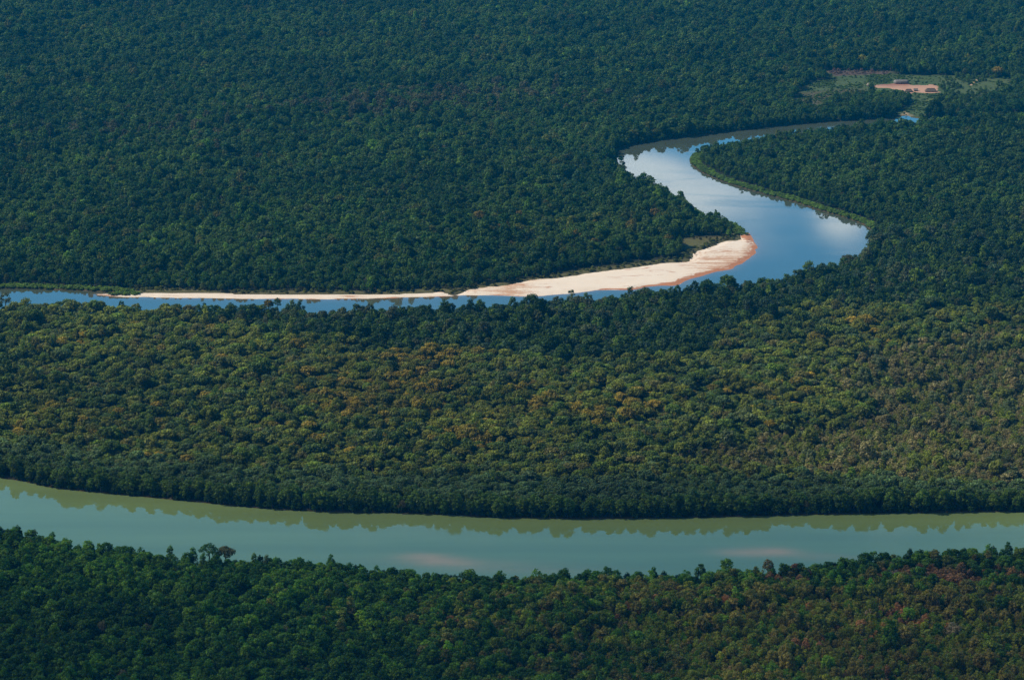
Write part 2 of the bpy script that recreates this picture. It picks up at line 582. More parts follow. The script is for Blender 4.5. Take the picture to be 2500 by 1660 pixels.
# muddy, grassy rims of the shores
w = np.clip(1 - np.abs(dW - 0.5) / 3, 0, 1)[:, None]
gc = gc * (1 - w) + np.array([0.16, 0.12, 0.06]) * w
go = mesh_obj('ground', np.column_stack([P, z]), Fg, M_ground, smooth_f=True)
set_col(go, 'gcol', gc)
tag(go, kind='structure')

# bare earth of the village yard: a sheet of trodden soil a little proud of the grass


def patch(name, poly, step, mat, zf, margin=0.0, rough=0.0):
    lo, hi = poly.min(0) - margin - step, poly.max(0) + margin + step
    p, f = grid(np.arange(lo[0], hi[0], step), np.arange(lo[1], hi[1], step))
    d = sdf(poly, p) + rough * (fbm(p[:, 0], p[:, 1], 14, 71) - 0.5)
    keep = (d[f] < margin).any(1)
    f = f[keep]
    used = np.unique(f)
    idx = np.full(len(p), -1)
    idx[used] = np.arange(len(used))
    p, d = p[used], d[used]
    return mesh_obj(name, np.column_stack([p, zf(p, d)]), idx[f], mat, smooth_f=True), p, d


def gz(p):
    return 0.9 + 0.5 * fbm(p[:, 0], p[:, 1], 120, 5)


def dirt_mat():
    m, t, o = new_mat('trodden_earth')
    tcn = N(t, 'ShaderNodeTexCoord')
    n1 = N(t, 'ShaderNodeTexNoise', i_Scale=0.05, i_Detail=6.0, i_Distortion=0.5)
    t.links.new(tcn.outputs['Object'], n1.inputs['Vector'])
    a = N(t, 'ShaderNodeAttribute', attribute_type='GEOMETRY', attribute_name='wet')
    s = N(t, 'ShaderNodeSeparateColor')
    t.links.new(a.outputs['Color'], s.inputs[0])
    c = mixc(t, n1.outputs[0], (0.50, 0.23, 0.15), (0.72, 0.47, 0.32))
    c = mixc(t, s.outputs[0], c, (0.30, 0.12, 0.085))
    b = N(t, 'ShaderNodeBsdfPrincipled')
    b.inputs['Roughness'].default_value = 0.95
    t.links.new(c, b.inputs['Base Color'])
    t.links.new(b.outputs[0], o.inputs[0])
    return m


M_dirt = dirt_mat()
yo, pp, dd = patch('village_yard', plaza, 1.5, M_dirt, lambda p, d: gz(p) + 0.05 - np.clip(d + 0.5, 0, 5) * 0.3, 0.5, 26.0)
ty = (pp[:, 1] - pp[:, 1].min()) / np.ptp(pp[:, 1])
set_col(yo, 'wet', np.repeat(np.clip((ty - 0.55) * 1.6 * vnoise(pp[:, 0], pp[:, 1], 16, 2) * 1.6, 0, 1)[:, None], 3, 1))
tag(yo, kind='structure')

# footpath at the right of the clearing
pl = smooth([ground(2370, 211), ground(2377, 205), ground(2383, 200), ground(2389, 194), ground(2394, 190)], 4)
pv, pf = [], []
for i, q in enumerate(pl):
    pv += [(q[0] - 2.0, q[1]), (q[0] + 2.0, q[1])]
    if i:
        pf.append((2 * i - 2, 2 * i - 1, 2 * i + 1, 2 * i))
pv = np.array(pv)
po = mesh_obj('path', np.column_stack([pv, gz(pv) + 0.06]), pf, simple('path_earth', (0.62, 0.42, 0.26), 0.95, 0.15, 0.2))
tag(po, kind='structure')

# water surface over both channels
dd_face = dW[Fg].min(1) < 3
fw = Fg[dd_face]
used = np.unique(fw)
idx = np.full(len(P), -1)
idx[used] = np.arange(len(used))
Pw, dSw, dAw, dBw = P[used], dS[used], dA[used], dB[used]
wo = mesh_obj('river_water', np.column_stack([Pw, np.zeros(len(Pw))]), idx[fw], M_water, smooth_f=True)
silt = np.tile(np.array([0.235, 0.335, 0.125]), (len(Pw), 1))
sb = (dBw < 10)[:, None]
silt = np.where(sb, np.array([0.070, 0.090, 0.060]), silt)
px, py, _ = project(Pw[:, 0], Pw[:, 1], 0)
for (bx, by, rx, ry, amp) in ((1060, 1366, 70, 12, 1.1), (1140, 1378, 80, 10, 0.35), (1250, 1385, 260, 16, 0.3), (1895, 1346, 60, 9, 1.1), (1815, 1350, 70, 9, 0.7), (2000, 1360, 110, 10, 0.35)):
    w = (amp * np.exp(-((px - bx) / rx) ** 2 - ((py - by - 0.05 * (px - bx)) / ry) ** 2))[:, None]
    w = w * (0.15 + 1.5 * fbm(Pw[:, 0] * 0.35, Pw[:, 1], 13, 21)[:, None])
    w = np.clip(w, 0, 1)
    silt = silt * (1 - w) + np.array([0.68, 0.44, 0.20]) * w
w = (0.45 * np.exp(-np.clip(dSw, 0, 99) / 5.0))[:, None] * (0.5 + fbm(Pw[:, 0], Pw[:, 1], 30, 31)[:, None])
w = np.clip(w, 0, 1)
silt = silt * (1 - w) + np.array([0.30, 0.17, 0.10]) * w
set_col(wo, 'silt', silt)
tag(wo, kind='structure')

# the pale sandbank on the inner bend
d_out = None


def sand_z(p, d):
    r = 0.5 * fbm(p[:, 0], p[:, 1] * 2.2, 40, 41) + 0.25 * fbm(p[:, 0], p[:, 1], 9, 43)
    return np.clip(-(d + 4.5 * (fbm(p[:, 0], p[:, 1], 26, 8, 4) - 0.5) * 2 + 0.6) * 0.09, -1.2, 1.0) + r * np.clip(-d / 8, 0, 1)


so_o, ps, ds = patch('sandbank', sand_poly, 2.0, M_sand, sand_z, 7.0)
# distance to the waterside edge only
seg = np.vstack([so, so[::-1] + np.array([0, 0.01])])
dw_edge = np.abs(sdf(seg, ps))
spx, spy, _ = project(ps[:, 0], ps[:, 1], 0)
fr = (3 + 15 * np.clip((spx - 1450) / 300, 0, 1)) * (0.25 + 1.7 * fbm(ps[:, 0], ps[:, 1], 38, 47, 3) ** 1.5)
wet = np.clip(1 - dw_edge / fr, 0, 1) * (0.55 + 0.6 * np.clip((spx - 1300) / 300, 0, 1))
damp = 0.02 + np.clip((spx - 1520) / 250, 0, 1) * np.clip((spy - 590) / 50, 0, 1) * 0.55
damp = damp + 0.55 * np.clip(1 - np.abs(spx - 1245) / 130, 0, 1) + 0.35 * np.exp(-((spx - 1835) / 18) ** 2)
damp = damp - 0.35 * np.exp(-((spx - 1480) / 170) ** 2)
set_col(so_o, 'wet', np.column_stack([wet, np.clip(damp, 0, 1), np.zeros(len(wet))]))
tag(so_o, kind='structure')

# ------------------------------------------------------------------ trees
UP = np.array([0, 0, 1.0])


def leaf_cloud(rng, puffs, leaf, jit=0.45, up_bias=0.25):
    """puffs: (centre, radius, count, var, top) -> quads scattered over each lumpy leaf mass"""
    V, C = [], []
    for (c, r, n, var, top) in puffs:
        d = rng.normal(size=(n, 3))
        d[:, 2] += up_bias
        d /= np.linalg.norm(d, axis=1)[:, None]
        lump = 0.86 + 0.28 * np.sin(d[:, 0] * 5 + c[0]) * np.sin(d[:, 1] * 5 + c[1]) + rng.normal(0, 0.07, n)
        pos = c + d * (r * lump)[:, None] * np.array([1, 1, 0.78])
        nrm = d + rng.normal(0, jit, (n, 3))
        nrm /= np.linalg.norm(nrm, axis=1)[:, None]
        t = np.cross(nrm, rng.normal(size=(n, 3)))
        t /= np.linalg.norm(t, axis=1)[:, None]
        b = np.cross(nrm, t)
        s = (leaf * rng.uniform(0.6, 1.35, n))[:, None]
        e = rng.uniform(0.55, 1.0, n)[:, None]
        q = np.stack([pos - t * s, pos + b * s * e * 0.7, pos + t * s, pos - b * s * e * 0.7], 1)
        V.append(q.reshape(-1, 3))
        v = np.clip(var + rng.normal(0, 0.16, n), 0, 1)
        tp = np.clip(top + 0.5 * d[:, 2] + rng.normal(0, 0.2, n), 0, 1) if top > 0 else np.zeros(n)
        C.append(np.repeat(np.stack([v, tp, np.zeros(n)], 1), 4, 0))
    V, C = np.vstack(V), np.vstack(C)
    return V, np.arange(len(V)).reshape(-1, 4), C


def limb(p0, p1, r0, r1, k=5):
    p0, p1 = np.array(p0, float), np.array(p1, float)
    a = p1 - p0
    a = a / np.linalg.norm(a)
    u = np.cross(a, [0.3, 0.9, 0.1])
    u /= np.linalg.norm(u)
    w = np.cross(a, u)
    V = []
    for p, r in ((p0, r0), (p1, r1)):
        for i in range(k):
            th = 2 * math.pi * i / k
            V.append(p + r * (math.cos(th) * u + math.sin(th) * w))
    Fc = [(i, (i + 1) % k, k + (i + 1) % k, k + i) for i in range(k)]
    return np.array(V), np.array(Fc)


def merge(parts):
    V, Fc, o = [], [], 0
    for v, f in parts:
        V.append(v)
        Fc.append(f + o)
        o += len(v)
    return np.vstack(V), np.vstack(Fc)


def trunk_geo(rng, H, zc, R0, r=0.35, nl=5, lean=0.4):
    """tapered trunk with limbs reaching into the crown"""
    P0 = np.array([0, 0, -1.0])
    mid = np.array([rng.normal(0, lean), rng.normal(0, lean), zc * 0.55])
    top = np.array([rng.normal(0, lean), rng.normal(0, lean), zc])
    parts = [limb(P0, mid, r * 1.5, r), limb(mid, top, r, r * 0.6)]
    for i in range(nl):
        th = 2 * math.pi * (i + rng.uniform(0, 0.7)) / nl
        s = mid + (top - mid) * rng.uniform(0.2, 1.0)
        e = np.array([math.cos(th) * R0 * 0.7, math.sin(th) * R0 * 0.7, zc + (H - zc) * rng.uniform(0.1, 0.7)])
        parts.append(limb(s, e, r * 0.5, r * 0.15))
    return merge(parts)


def proto(seed, R0, H, z0, npuff, pr, nleaf, leaf, flat=1.0, hollow=0.0, skew=0.0, top=0.35, droop=0.25, jit=0.28):
    rng = np.random.default_rng(seed)
    puffs = []
    hc = (H - z0)
    for i in range(npuff):
        # golden-angle points over a dome, with some below the widest ring
        t = (i + 0.5) / npuff
        cz = 1 - t * (1 + droop)
        th = i * 2.39996 + rng.uniform(-0.5, 0.5)
        cr = math.sqrt(max(0.0, 1 - cz * cz)) if cz > 0 else 1.0 + cz * 0.3
        k = rng.uniform(0.72, 1.08)
        c = np.array([math.cos(th) * cr * R0 * k * 0.80, math.sin(th) * cr * R0 * k * 0.80, z0 + hc * (0.30 + 0.62 * cz * flat) + rng.uniform(-0.1, 0.1) * hc])
        c[0] += skew * (c[2] - z0)
        if rng.uniform() < hollow:
            continue
        puffs.append((c, pr * rng.uniform(0.7, 1.25), int(nleaf * rng.uniform(0.8, 1.2)), rng.uniform(0.15, 0.85), top if cz > 0.15 else 0.0))
    # inner mass so that the crown is not see-through
    puffs.append((np.array([0, 0, z0 + hc * 0.35]), R0 * 0.55, int(nleaf * 1.1), 0.3, 0))
    V, Fc, C = leaf_cloud(rng, puffs, leaf, jit)
    V[:, 2] = np.maximum(V[:, 2], 0.3)
    T = trunk_geo(rng, H, z0 + hc * 0.35, R0, r=0.05 * R0 + 0.1)
    return (V, Fc, C), T


def bare_proto(seed, R0, H, z0, nl=150, fuzz=760):
    """leafless crown: forking twigs with a thin veil of dry leaves"""
    rng = np.random.default_rng(seed)
    parts = []
    V0 = []
    for i in range(nl):
        d = rng.normal(size=3)
        d[2] = abs(d[2]) * 0.8 + 0.1
        d /= np.linalg.norm(d)
        e = np.array([0, 0, z0]) + d * np.array([R0, R0, (H - z0)]) * rng.uniform(0.8, 1.05)
        s = np.array([0, 0, z0]) + d * np.array([R0, R0, (H - z0)]) * rng.uniform(0.3, 0.6) + rng.normal(0, 0.5, 3)
        parts.append(limb(s, e, 0.12, 0.04, 3))
        V0.append(e)
    Vt, Ft = merge(parts)
    V0 = np.array(V0)
    puffs = [(V0[rng.integers(len(V0))] * 0.95, 1.2, 12, rng.uniform(0.3, 0.9), 0.2) for _ in range(fuzz // 12)]
    V, Fc, C = leaf_cloud(rng, puffs, 0.34, 0.9)
    Ct = np.tile(np.array([0.75, 0.1, 0]), (len(Vt), 1))
    Fall = np.vstack([Fc, Ft + len(V)])
    T = trunk_geo(rng, H, z0, R0, 0.3, 7)
    return (np.vstack([V, Vt]), Fall, np.vstack([C, Ct])), T


PROTO = [
    # name, kind words, (crown, trunk), radius, height
    ('round', proto(1, 5.0, 13, 3.5, 26, 1.75, 58, 0.60), 5.0, 13),
    ('lumpy', proto(2, 5.4, 12.5, 3.0, 34, 1.45, 46, 0.52, skew=0.05), 5.4, 12.5),
    ('broad', proto(3, 6.4, 13, 5.0, 32, 1.8, 54, 0.58, flat=0.8), 6.4, 13),
    ('tall', proto(4, 3.7, 15.5, 3.0, 26, 1.45, 50, 0.52), 3.7, 15.5),
    ('domed', proto(5, 4.6, 11, 2.5, 40, 1.10, 40, 0.44), 4.6, 11),
    ('loose', proto(6, 5.2, 14.5, 4.0, 24, 1.5, 42, 0.55, hollow=0.18, skew=-0.06), 5.2, 14.5),
    ('ragged', proto(7, 4.4, 12.5, 2.5, 22, 1.5, 50, 0.62, hollow=0.12, jit=0.6), 4.4, 12.5),
    ('bushy', proto(8, 2.5, 6.0, 0.8, 18, 0.95, 34, 0.40), 2.5, 6.0),
    ('low', proto(9, 2.2, 3.6, 0.3, 14, 0.85, 34, 0.40, flat=0.8), 2.2, 3.6),
    ('bare', bare_proto(10, 4.3, 11.5, 5.0), 4.3, 11.5),
    ('spreading', proto(11, 7.2, 20, 9.5, 38, 1.6, 60, 0.48, flat=0.85, hollow=0.14, droop=0.35), 7.2, 20),
    ('round', proto(12, 4.8, 14, 3.5, 30, 1.55, 52, 0.55, skew=0.04), 4.8, 14),
    ('flat-topped', proto(14, 5.6, 12.5, 7.6, 36, 1.35, 50, 0.52, flat=0.75, droop=0.1, top=0.5), 5.6, 12.5),
    ('flat-topped', proto(15, 4.8, 11.5, 7.0, 30, 1.25, 46, 0.50, flat=0.7, droop=0.15, skew=0.05, top=0.5), 4.8, 11.5),
    ('scrubby', proto(13, 3.0, 7.5, 1.5, 16, 1.1, 30, 0.46, hollow=0.15, jit=0.8), 3.0, 7.5),
]
K = {'round': 0, 'lumpy': 1, 'broad': 2, 'tall': 3, 'domed': 4, 'loose': 5, 'ragged': 6, 'bushy': 7, 'low': 8, 'bare': 9, 'spreading': 10, 'round2': 11, 'flat': 12, 'flat2': 13, 'scrubby': 14}
PR = np.array([p[2] for p in PROTO])
PH = np.array([p[3] for p in PROTO])

crown_me, trunk_me, whole_ob = [], [], []
for nm, (cr, tr), r_, h_ in PROTO:
    V, Fc, C = cr
    o = mesh_obj('crown', V, Fc, M_leaf, link=False)
    set_col(o, 'var', C)
    crown_me.append(o.data)
    o2 = mesh_obj('trunk', tr[0], tr[1], M_bark, link=False, smooth_f=True)
    trunk_me.append(o2.data)
    Vw = np.vstack([V, tr[0]])
    Fw = np.vstack([Fc, tr[1] + len(V)])
    o3 = mesh_obj('forest_tree', Vw, Fw, [M_leaf, M_bark], link=False)
    mi = np.zeros(len(Fw), np.int32)
    mi[len(Fc):] = 1
    o3.data.polygons.foreach_set('material_index', mi)
    set_col(o3, 'var', np.vstack([C, np.zeros((len(tr[0]), 3))]))
    whole_ob.append(o3)
    bpy.data.objects.remove(o)
    bpy.data.objects.remove(o2)

# --- where they stand
rng = np.random.default_rng(77)


def half_w(y):
    return 1250 / F * (y * cp + ALT * spi)


def jitter_grid(s, y0, y1, wmax=1060, j=0.42):
    gx, gy = np.arange(-wmax, wmax, s), np.arange(y0, y1, s)
    GX, GY = np.meshgrid(gx, gy)
    GX = GX + (np.arange(len(gy)) % 2)[:, None] * s / 2
    q = np.stack([GX.ravel(), GY.ravel()], 1) + rng.uniform(-j, j, (GX.size, 2)) * s
    return q[np.abs(q[:, 0]) < half_w(q[:, 1]) * 1.07 + 25]


def dists(q):
    return [sdf(p, q) for p in (river_a, river_b, sand_poly, clearing, right_grass, meadow, landing)]


def gauss(px, py, l):
    r = np.zeros(len(px))
    for (x, y, rx, ry, a) in l:
        r += a * np.exp(-((px - x) / rx) ** 2 - ((py - y) / ry) ** 2)
    return r


def interp(px, pts):
    p = np.array(pts, float)
    return np.interp(px, p[:, 0], p[:, 1])


S = 2500 / 2361.0
DARK = np.array([0.040, 0.088, 0.012])
MID = np.array([0.078, 0.138, 0.018])
LIGHT = np.array([0.135, 0.210, 0.022])
GREY = np.array([0.098, 0.122, 0.050])
BLUEG = np.array([0.066, 0.115, 0.052])
OLIVE = np.array([0.155, 0.182, 0.026])
BROWN = np.array([0.150, 0.130, 0.044])
DRY = np.array([0.215, 0.190, 0.080])
ORANGE = np.array([0.440, 0.280, 0.030])
YELLOW = np.array([0.340, 0.345, 0.030])
PINK = np.array([0.330, 0.180, 0.110])
GRASSG = np.array([0.110, 0.190, 0.032])


def populate(q, fine):
    """choose form, size and leaf colour for every tree of the point set q"""
    n = len(q)
    x, y = q[:, 0], q[:, 1]
    px, py, _ = project(x, y, 8.0)
    dA, dB, dS, dC, dG, dM, dL = dists(q)
    r1, r2, r3, r4 = (rng.uniform(size=n) for _ in range(4))
    n1, n2, n3 = fbm(x, y, 90, 51), fbm(x, y, 45, 57), fbm(x, y, 220, 63)
    riverb_y = 745 + 0 * px
    far = (y > 3500) | (py < 690)
    # land between the rivers: south of river b, north of river a
    yb = interp(px, [(0, 750), (400, 758), (800, 762), (1350, 740), (1800, 705), (2000, 665), (2130, 600), (2500, 520)])
    ya = interp(px, [(0, 1160), (300, 1205), (700, 1240), (1100, 1255), (1700, 1258), (2500, 1245)])
    between = (py > yb - 12) & (py < ya + 6)
    south = py > ya + 60
    north = ~between & ~south
    # --- scrub areas: open, pale and small-crowned
    scr = gauss(px, py, [(2420, 960, 330, 140, 1.3), (2150, 1100, 380, 60, 1.1), (2450, 1120, 260, 70, 1.0), (1800, 1120, 260, 30, 0.6), (2120, 900, 90, 30, 0.5)])
    scr_s = gauss(px, py, [(2350, 1580, 620, 110, 1.0), (1800, 1560, 420, 90, 0.8), (1500, 1600, 300, 60, 0.5)])
    scr = np.where(between & (py < ya - 62), scr, np.where(south, scr_s * 0.9, 0)) + (n2 - 0.5) * 0.9
    is_scr = (scr > 0.5)
    keep = (is_scr if fine else ~is_scr)
    # --- keep off water, sand and clearings
    dW_ = np.minimum(dA, dB)
    grassy = ((py < 800) & (px < 1150) & north & (dB < 14) & (px < 330)) | ((px > 1675) & (px < 2140) & (py > 350) & (py < 570) & (dB < 15))
    back = (px > 1675) & (py < 362)
    grassy &= ~back
    keep &= dW_ > 1.6 + r1 * 1.5
    keep &= (dS > 6 + 7 * (n2 > 0.45) + 8 * ((px > 1330) & (px < 1700)))
    keep &= ~grassy & (dC > 2) & (dG > 0) & (dM > 3) & (dL > 4)
    # --- form
    kind = rng.choice([0, 1, 2, 3, 4, 5, 6, 11], size=n, p=[.18, .2, .12, .06, .16, .08, .08, .12])
    sc_ = np.exp(rng.normal(0, 0.26, n)) * 0.83
    hz = np.exp(rng.normal(0, 0.12, n)) * (0.86 + 0.28 * fbm(x, y, 26, 95))
    big = r2 < 0.06
    sc_[big] *= 1.5
    tint = np.empty((n, 3))
    # common green mixture
    g = r3 + (n1 - 0.5) * 1.1
    sel = [g < 0.38, g < 0.62, g < 0.78, g < 0.90]
    tint[:] = GREY
    tint[sel[3]] = LIGHT
    tint[sel[2]] = BLUEG
    tint[sel[1]] = MID
    tint[sel[0]] = DARK
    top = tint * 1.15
    # --- between the rivers
    oc = interp(px, [(0, 700), (350, 745), (600, 800), (1000, 850), (1450, 880), (1700, 850), (1900, 765), (2100, 745), (2500, 750)])
    mixed = between & (py > oc + (n2 - 0.5) * 60)
    m = mixed & (r1 < 0.72)
    kind[m] = np.where(r2[m] < 0.55, 12, 13)
    ol = r4 + (n2 - 0.5) * 0.9
    m = mixed & (ol < 0.42)
    tint[m] = OLIVE
    top[m] = OLIVE * 1.25
    m = mixed & (ol >= 0.42) & (ol < 0.47)
    tint[m] = BROWN
    top[m] = BROWN * 1.1
    orp = gauss(px, py, [(930, 975, 330, 75, 1.0), (1060, 850, 160, 45, 0.9), (700, 850, 180, 50, 0.6), (1330, 830, 160, 35, 0.5), (250, 820, 260, 60, 0.55), (1500, 980, 260, 60, 0.6), (2150, 800, 300, 45, 0.8),
                         (2000, 960, 260, 40, 0.7), (150, 1010, 200, 60, 0.55), (1250, 1080, 500, 60, 0.35), (500, 1080, 400, 50, 0.35)])
    orp = np.where(mixed, orp, 0)
    rr = 0.45 * rng.uniform(size=n) + 0.55 * np.clip((fbm(x, y, 24, 61, 3) - 0.5) * 1.9 + 0.5, 0, 1) + (n2 - 0.5) * 0.3
    m = rr < orp * 0.47
    tint[m] = OLIVE * 0.95
    top[m] = (ORANGE * 0.95)[None] * rng.uniform(0.5, 1.15, m.sum())[:, None]
    kind[m] = rng.choice([12, 13, 2], size=m.sum())
    m = (rr >= orp * 0.42) & (rr < orp * 0.75)
    tint[m] = OLIVE
    top[m] = (YELLOW * 0.52)[None] * rng.uniform(0.55, 1.1, m.sum())[:, None]
    m = mixed & (rr > 1.02) & (rr < 1.10)
    tint[m] = LIGHT
    top[m] = LIGHT * 1.4
    # blue-green belt above the lower river and its dark bank trees
    belt = between & (dA < 130) & (py > ya - 90)
    m = belt & (r4 < 0.75)
    tint[m] = (BLUEG * 1.3)
    top[m] = BLUEG * 1.7
    m = belt & (dA < 16)
    tint[m] = np.where((r4[m] < 0.55)[:, None], MID * 1.3, DARK * 1.5)
    top[m] = tint[m] * 1.3
    kind[m] = rng.choice([0, 1, 6, 11], size=m.sum())
    # --- the north: duller, darker, quiet
    far_t = north & ~between
    tint[far_t] *= np.array([1.15, 1.32, 1.05])
    top[far_t] = tint[far_t] * 1.1
    m = far_t & (r4 < 0.07) & (n2 > 0.5)
    tint[m] = OLIVE * 0.8
    top[m] = OLIVE
    m = far_t & (gauss(px, py, [(1450, 570, 220, 40, 1.0), (1550, 545, 120, 25, 1.0), (1350, 600, 180, 25, 0.7)]) * 0.75 > r4)
    tint[m] = OLIVE * 0.85
    top[m] = np.where((r1[m] < 0.35)[:, None], ORANGE * 0.6, OLIVE * 1.2)
    m = far_t & (gauss(px, py, [(1100, 240, 250, 22, 0.6), (900, 262, 200, 20, 0.6), (300, 330, 300, 30, 0.3)]) > r4)
    tint[m] = GREY * np.array([1.25, 1.0, 1.1])
    top[m] = tint[m] * 1.1
    m = far_t & (gauss(px, py, [(2130, 140, 130, 16, 0.35), (2340, 145, 90, 10, 0.3)]) > r4)
    tint[m] = YELLOW * 0.7
    top[m] = YELLOW * 1.1
    # peninsula: fresh greens
    pen = far_t & (px > 1680) & (py > 340) & (py < 620)
    m = pen & (r4 < 0.5)
    tint[m] = MID * 0.9
    top[m] = MID * 1.3
    # young light-green growth near the sandbank
    m = far_t & (gauss(px, py, [(1697, 522, 14, 16, 1.3), (1672, 568, 42, 9, 1.3), (1600, 628, 24, 9, 1.2), (1200, 690, 30, 8, 0.7), (1330, 660, 60, 8, 0.5), (620, 650, 80, 14, 0.4), (1000, 660, 90, 12, 0.35)]) > 0.35 + 0.5 * r4)
    tint[m] = GRASSG * 0.85
    top[m] = GRASSG * 1.1
    kind[m] = np.where(r1[m] < 0.7, 7, 8)
    # --- the south: dark glossy green at left, brown and dry at right
    m = south
    l = north[m]
    tint[m] = np.where((r3[m] < 0.55)[:, None], DARK * np.array([0.95, 0.92, 0.8]), np.where((r3[m] < 0.85)[:, None], MID * 0.95, LIGHT * 0.8))
    top[m] = tint[m] * 1.15
    dryw = np.clip((px - 850 + (n1 - 0.5) * 900) / 900, 0, 1) * np.clip((py - 1395) / 50, 0.15, 1)
    m = south & (r4 < dryw * 0.86)
    c = rng.uniform(size=n)
    tint[m] = np.where((c[m] < 0.42)[:, None], BROWN * 0.85, np.where((c[m] < 0.75)[:, None], OLIVE * 0.62, OLIVE * np.array([0.75, 0.72, 1.2])))
    top[m] = tint[m] * 1.2
    m = m & (c > 0.955)
    top[m] = YELLOW * 0.6
    pk = gauss(px, py, [(2280, 1400, 90, 16, 1.1), (2350, 1415, 50, 14, 1.0), (1950, 1412, 90, 14, 0.75), (2150, 1405, 60, 14, 0.8), (1110, 1510, 30, 14, 0.9), (1990, 1570, 40, 12, 0.9), (2480, 1410, 50, 20, 0.8),
                        (1750, 1460, 160, 20, 0.12), (2200, 1520, 300, 90, 0.03), (1540, 1490, 60, 20, 0.3), (2120, 1640, 60, 14, 0.6), (2210, 1500, 50, 14, 0.5)])
    m = south & (rng.uniform(size=n) < pk)
    tint[m] = PINK * 0.55
    top[m] = PINK * 0.72
    kind[m] = np.where(r1[m] < 0.55, 9, 4)
    m = (mixed | far_t | south) & (rng.uniform(size=n) < 0.008)
    kind[m] = 9
    tint[m] = np.array([0.16, 0.13, 0.11])
    top[m] = tint[m]
    m = mixed & (not fine)
    tint[m] = tint[m] * 0.6 + OLIVE * 0.32
    top[m] = top[m] * 0.72 + OLIVE * 0.3
    m = far_t & (rng.uniform(size=n) < 0.8) & (tint[:, 1] > 0.15)
    tint[m] = MID * 1.1
    top[m] = MID * 1.3
    creek = np.exp(-((fbm(x, y, 520, 133, 3) - 0.5) / 0.018) ** 2) + 0.7 * np.exp(-((fbm(x * 0.6, y, 260, 211, 3) - 0.47) / 0.012) ** 2)
    creek = np.where(far_t | mixed, np.clip(creek, 0, 1), 0)
    tint = tint * (1 - 0.35 * creek)[:, None] + DARK * (0.3 * creek)[:, None]
    top = top * (1 - 0.4 * creek)[:, None] + MID * (0.25 * creek)[:, None]
    hz *= 1 + 0.22 * creek
    hz = np.where(mixed, hz * 0.86, hz)
    bk = between & (dA < 60)
    hz = np.where(bk, np.interp(dA, [0, 22, 60], [1.10, 1.04, 0.88]) * (0.86 + 0.28 * fbm(x, y, 40, 151, 2)) * np.exp(rng.normal(0, 0.06, n)), hz)
    sc_ = np.where(bk, np.clip(sc_, 0.82, 1.15), sc_)
    if fine:
        kind = np.where(r2 < 0.55, 14, 7)
        m = r2 > 0.90
        kind[m] = rng.choice([4, 6, 0], size=m.sum())
        kind[(r2 > 0.86) & (r2 < 0.90)] = 9
        c = rng.uniform(size=n)
        dry = between
        t2 = np.where((c < 0.45)[:, None], DRY * 1.0, np.where((c < 0.8)[:, None], OLIVE * 1.05, GREY * 1.2))
        tint[dry] = t2[dry]
        top[dry] = t2[dry] * 1.15
        sc_ *= 1.05
    tint[south] *= np.array([1.75, 1.95, 1.45])  # near leaf colours brightened to offset the dimmed sun
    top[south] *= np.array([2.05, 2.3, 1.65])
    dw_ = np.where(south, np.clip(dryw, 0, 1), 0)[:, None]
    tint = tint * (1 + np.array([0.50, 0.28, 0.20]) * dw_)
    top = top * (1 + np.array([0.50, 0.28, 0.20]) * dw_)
    sc_ = np.minimum(sc_, np.where(south, 1.2, 1.5))
    nb = south & (dA < 45)
    sc_ = np.where(nb, np.minimum(sc_, 1.05), sc_)
    hz = np.where(nb, np.clip(hz, 0.8, 1.0), hz)
    arm = (px > 1740) & (px < 2230) & (py > 280) & (py < 350) & (dB < 30)
    sc_ = np.where(arm, np.minimum(sc_, 0.85), sc_)
    sc_ = np.where(kind == 9, np.minimum(sc_, 0.9), sc_)
    tint[mixed] *= 1.2
    top[mixed] *= 1.38
    # low stature near the grassy and sandy shores
    sh = np.minimum(np.where(grassy | (dB < 40), dB, 99), 99)
    near_sand = np.clip(dS / 45, 0, 1)
    lowf = 0.55 + 0.45 * near_sand
    pen_low = np.where(pen, 0.55 + 0.45 * np.clip(dB / 90, 0, 1), 1.0)
    left_low = np.where(north & (px < 1200) & (dB < 90) & (py > 600), 0.55 + 0.45 * np.clip(dB / 80, 0, 1), 1.0)
    sc_ *= np.minimum(np.minimum(lowf, pen_low), left_low)
    pass
    sc_ *= np.where(dC < 50, 0.78, 1.0)
    hz *= 0.94 + 0.16 * n3
    # keep crowns smaller at the village edge copse
    tint = tint * np.exp(rng.normal(0, 0.16, (n, 1))) * np.exp(rng.normal(0, 0.06, (n, 3)))
    top = top * np.exp(rng.normal(0, 0.10, (n, 1)))
    # mild large-scale unevenness of the leaf colour between stands of trees
    u = (0.62 + 0.78 * n1)[:, None]
    tint, top = tint * u, top * u
    return dict(q=q[keep], kind=kind[keep], s=sc_[keep], hz=hz[keep], tint=tint[keep], top=top[keep])


sets = [populate(jitter_grid(5.8, 1745, 4640), False), populate(jitter_grid(4.3, 1745, 3000), True)]

# under-storey shrubs hugging the wooded banks, overhanging the water
q = jitter_grid(3.0, 1900, 4200)
dA_, dB_, dS_, dC_, dG_, dM_, dL_ = dists(q)
pxs, pys, _ = project(q[:, 0], q[:, 1], 0)
grassy = ((px := pxs) > 1675) & (pxs < 2140) & (pys > 362) & (pys < 575) & (dB_ < 14) | ((pxs < 345) & (dB_ < 14) & (pys > 690) & (pys < 722))
dd_ = np.minimum(dA_, dB_)
edge = (dd_ > 0.2) & (dd_ < 5) & (dS_ > 6) & ~grassy & (dC_ > 0) & (dL_ > 5)
sandrim = (dS_ > 3) & (dS_ < 13) & (dd_ > 3) & (rng.uniform(size=len(q)) < 0.30) & (dC_ > 0)
me_ = (dM_ < 0) & (rng.uniform(size=len(q)) < 0.05)
gr = grassy & (dd_ > 1.5)
gr2 = (dG_ < 2) & (rng.uniform(size=len(q)) < 0.5)


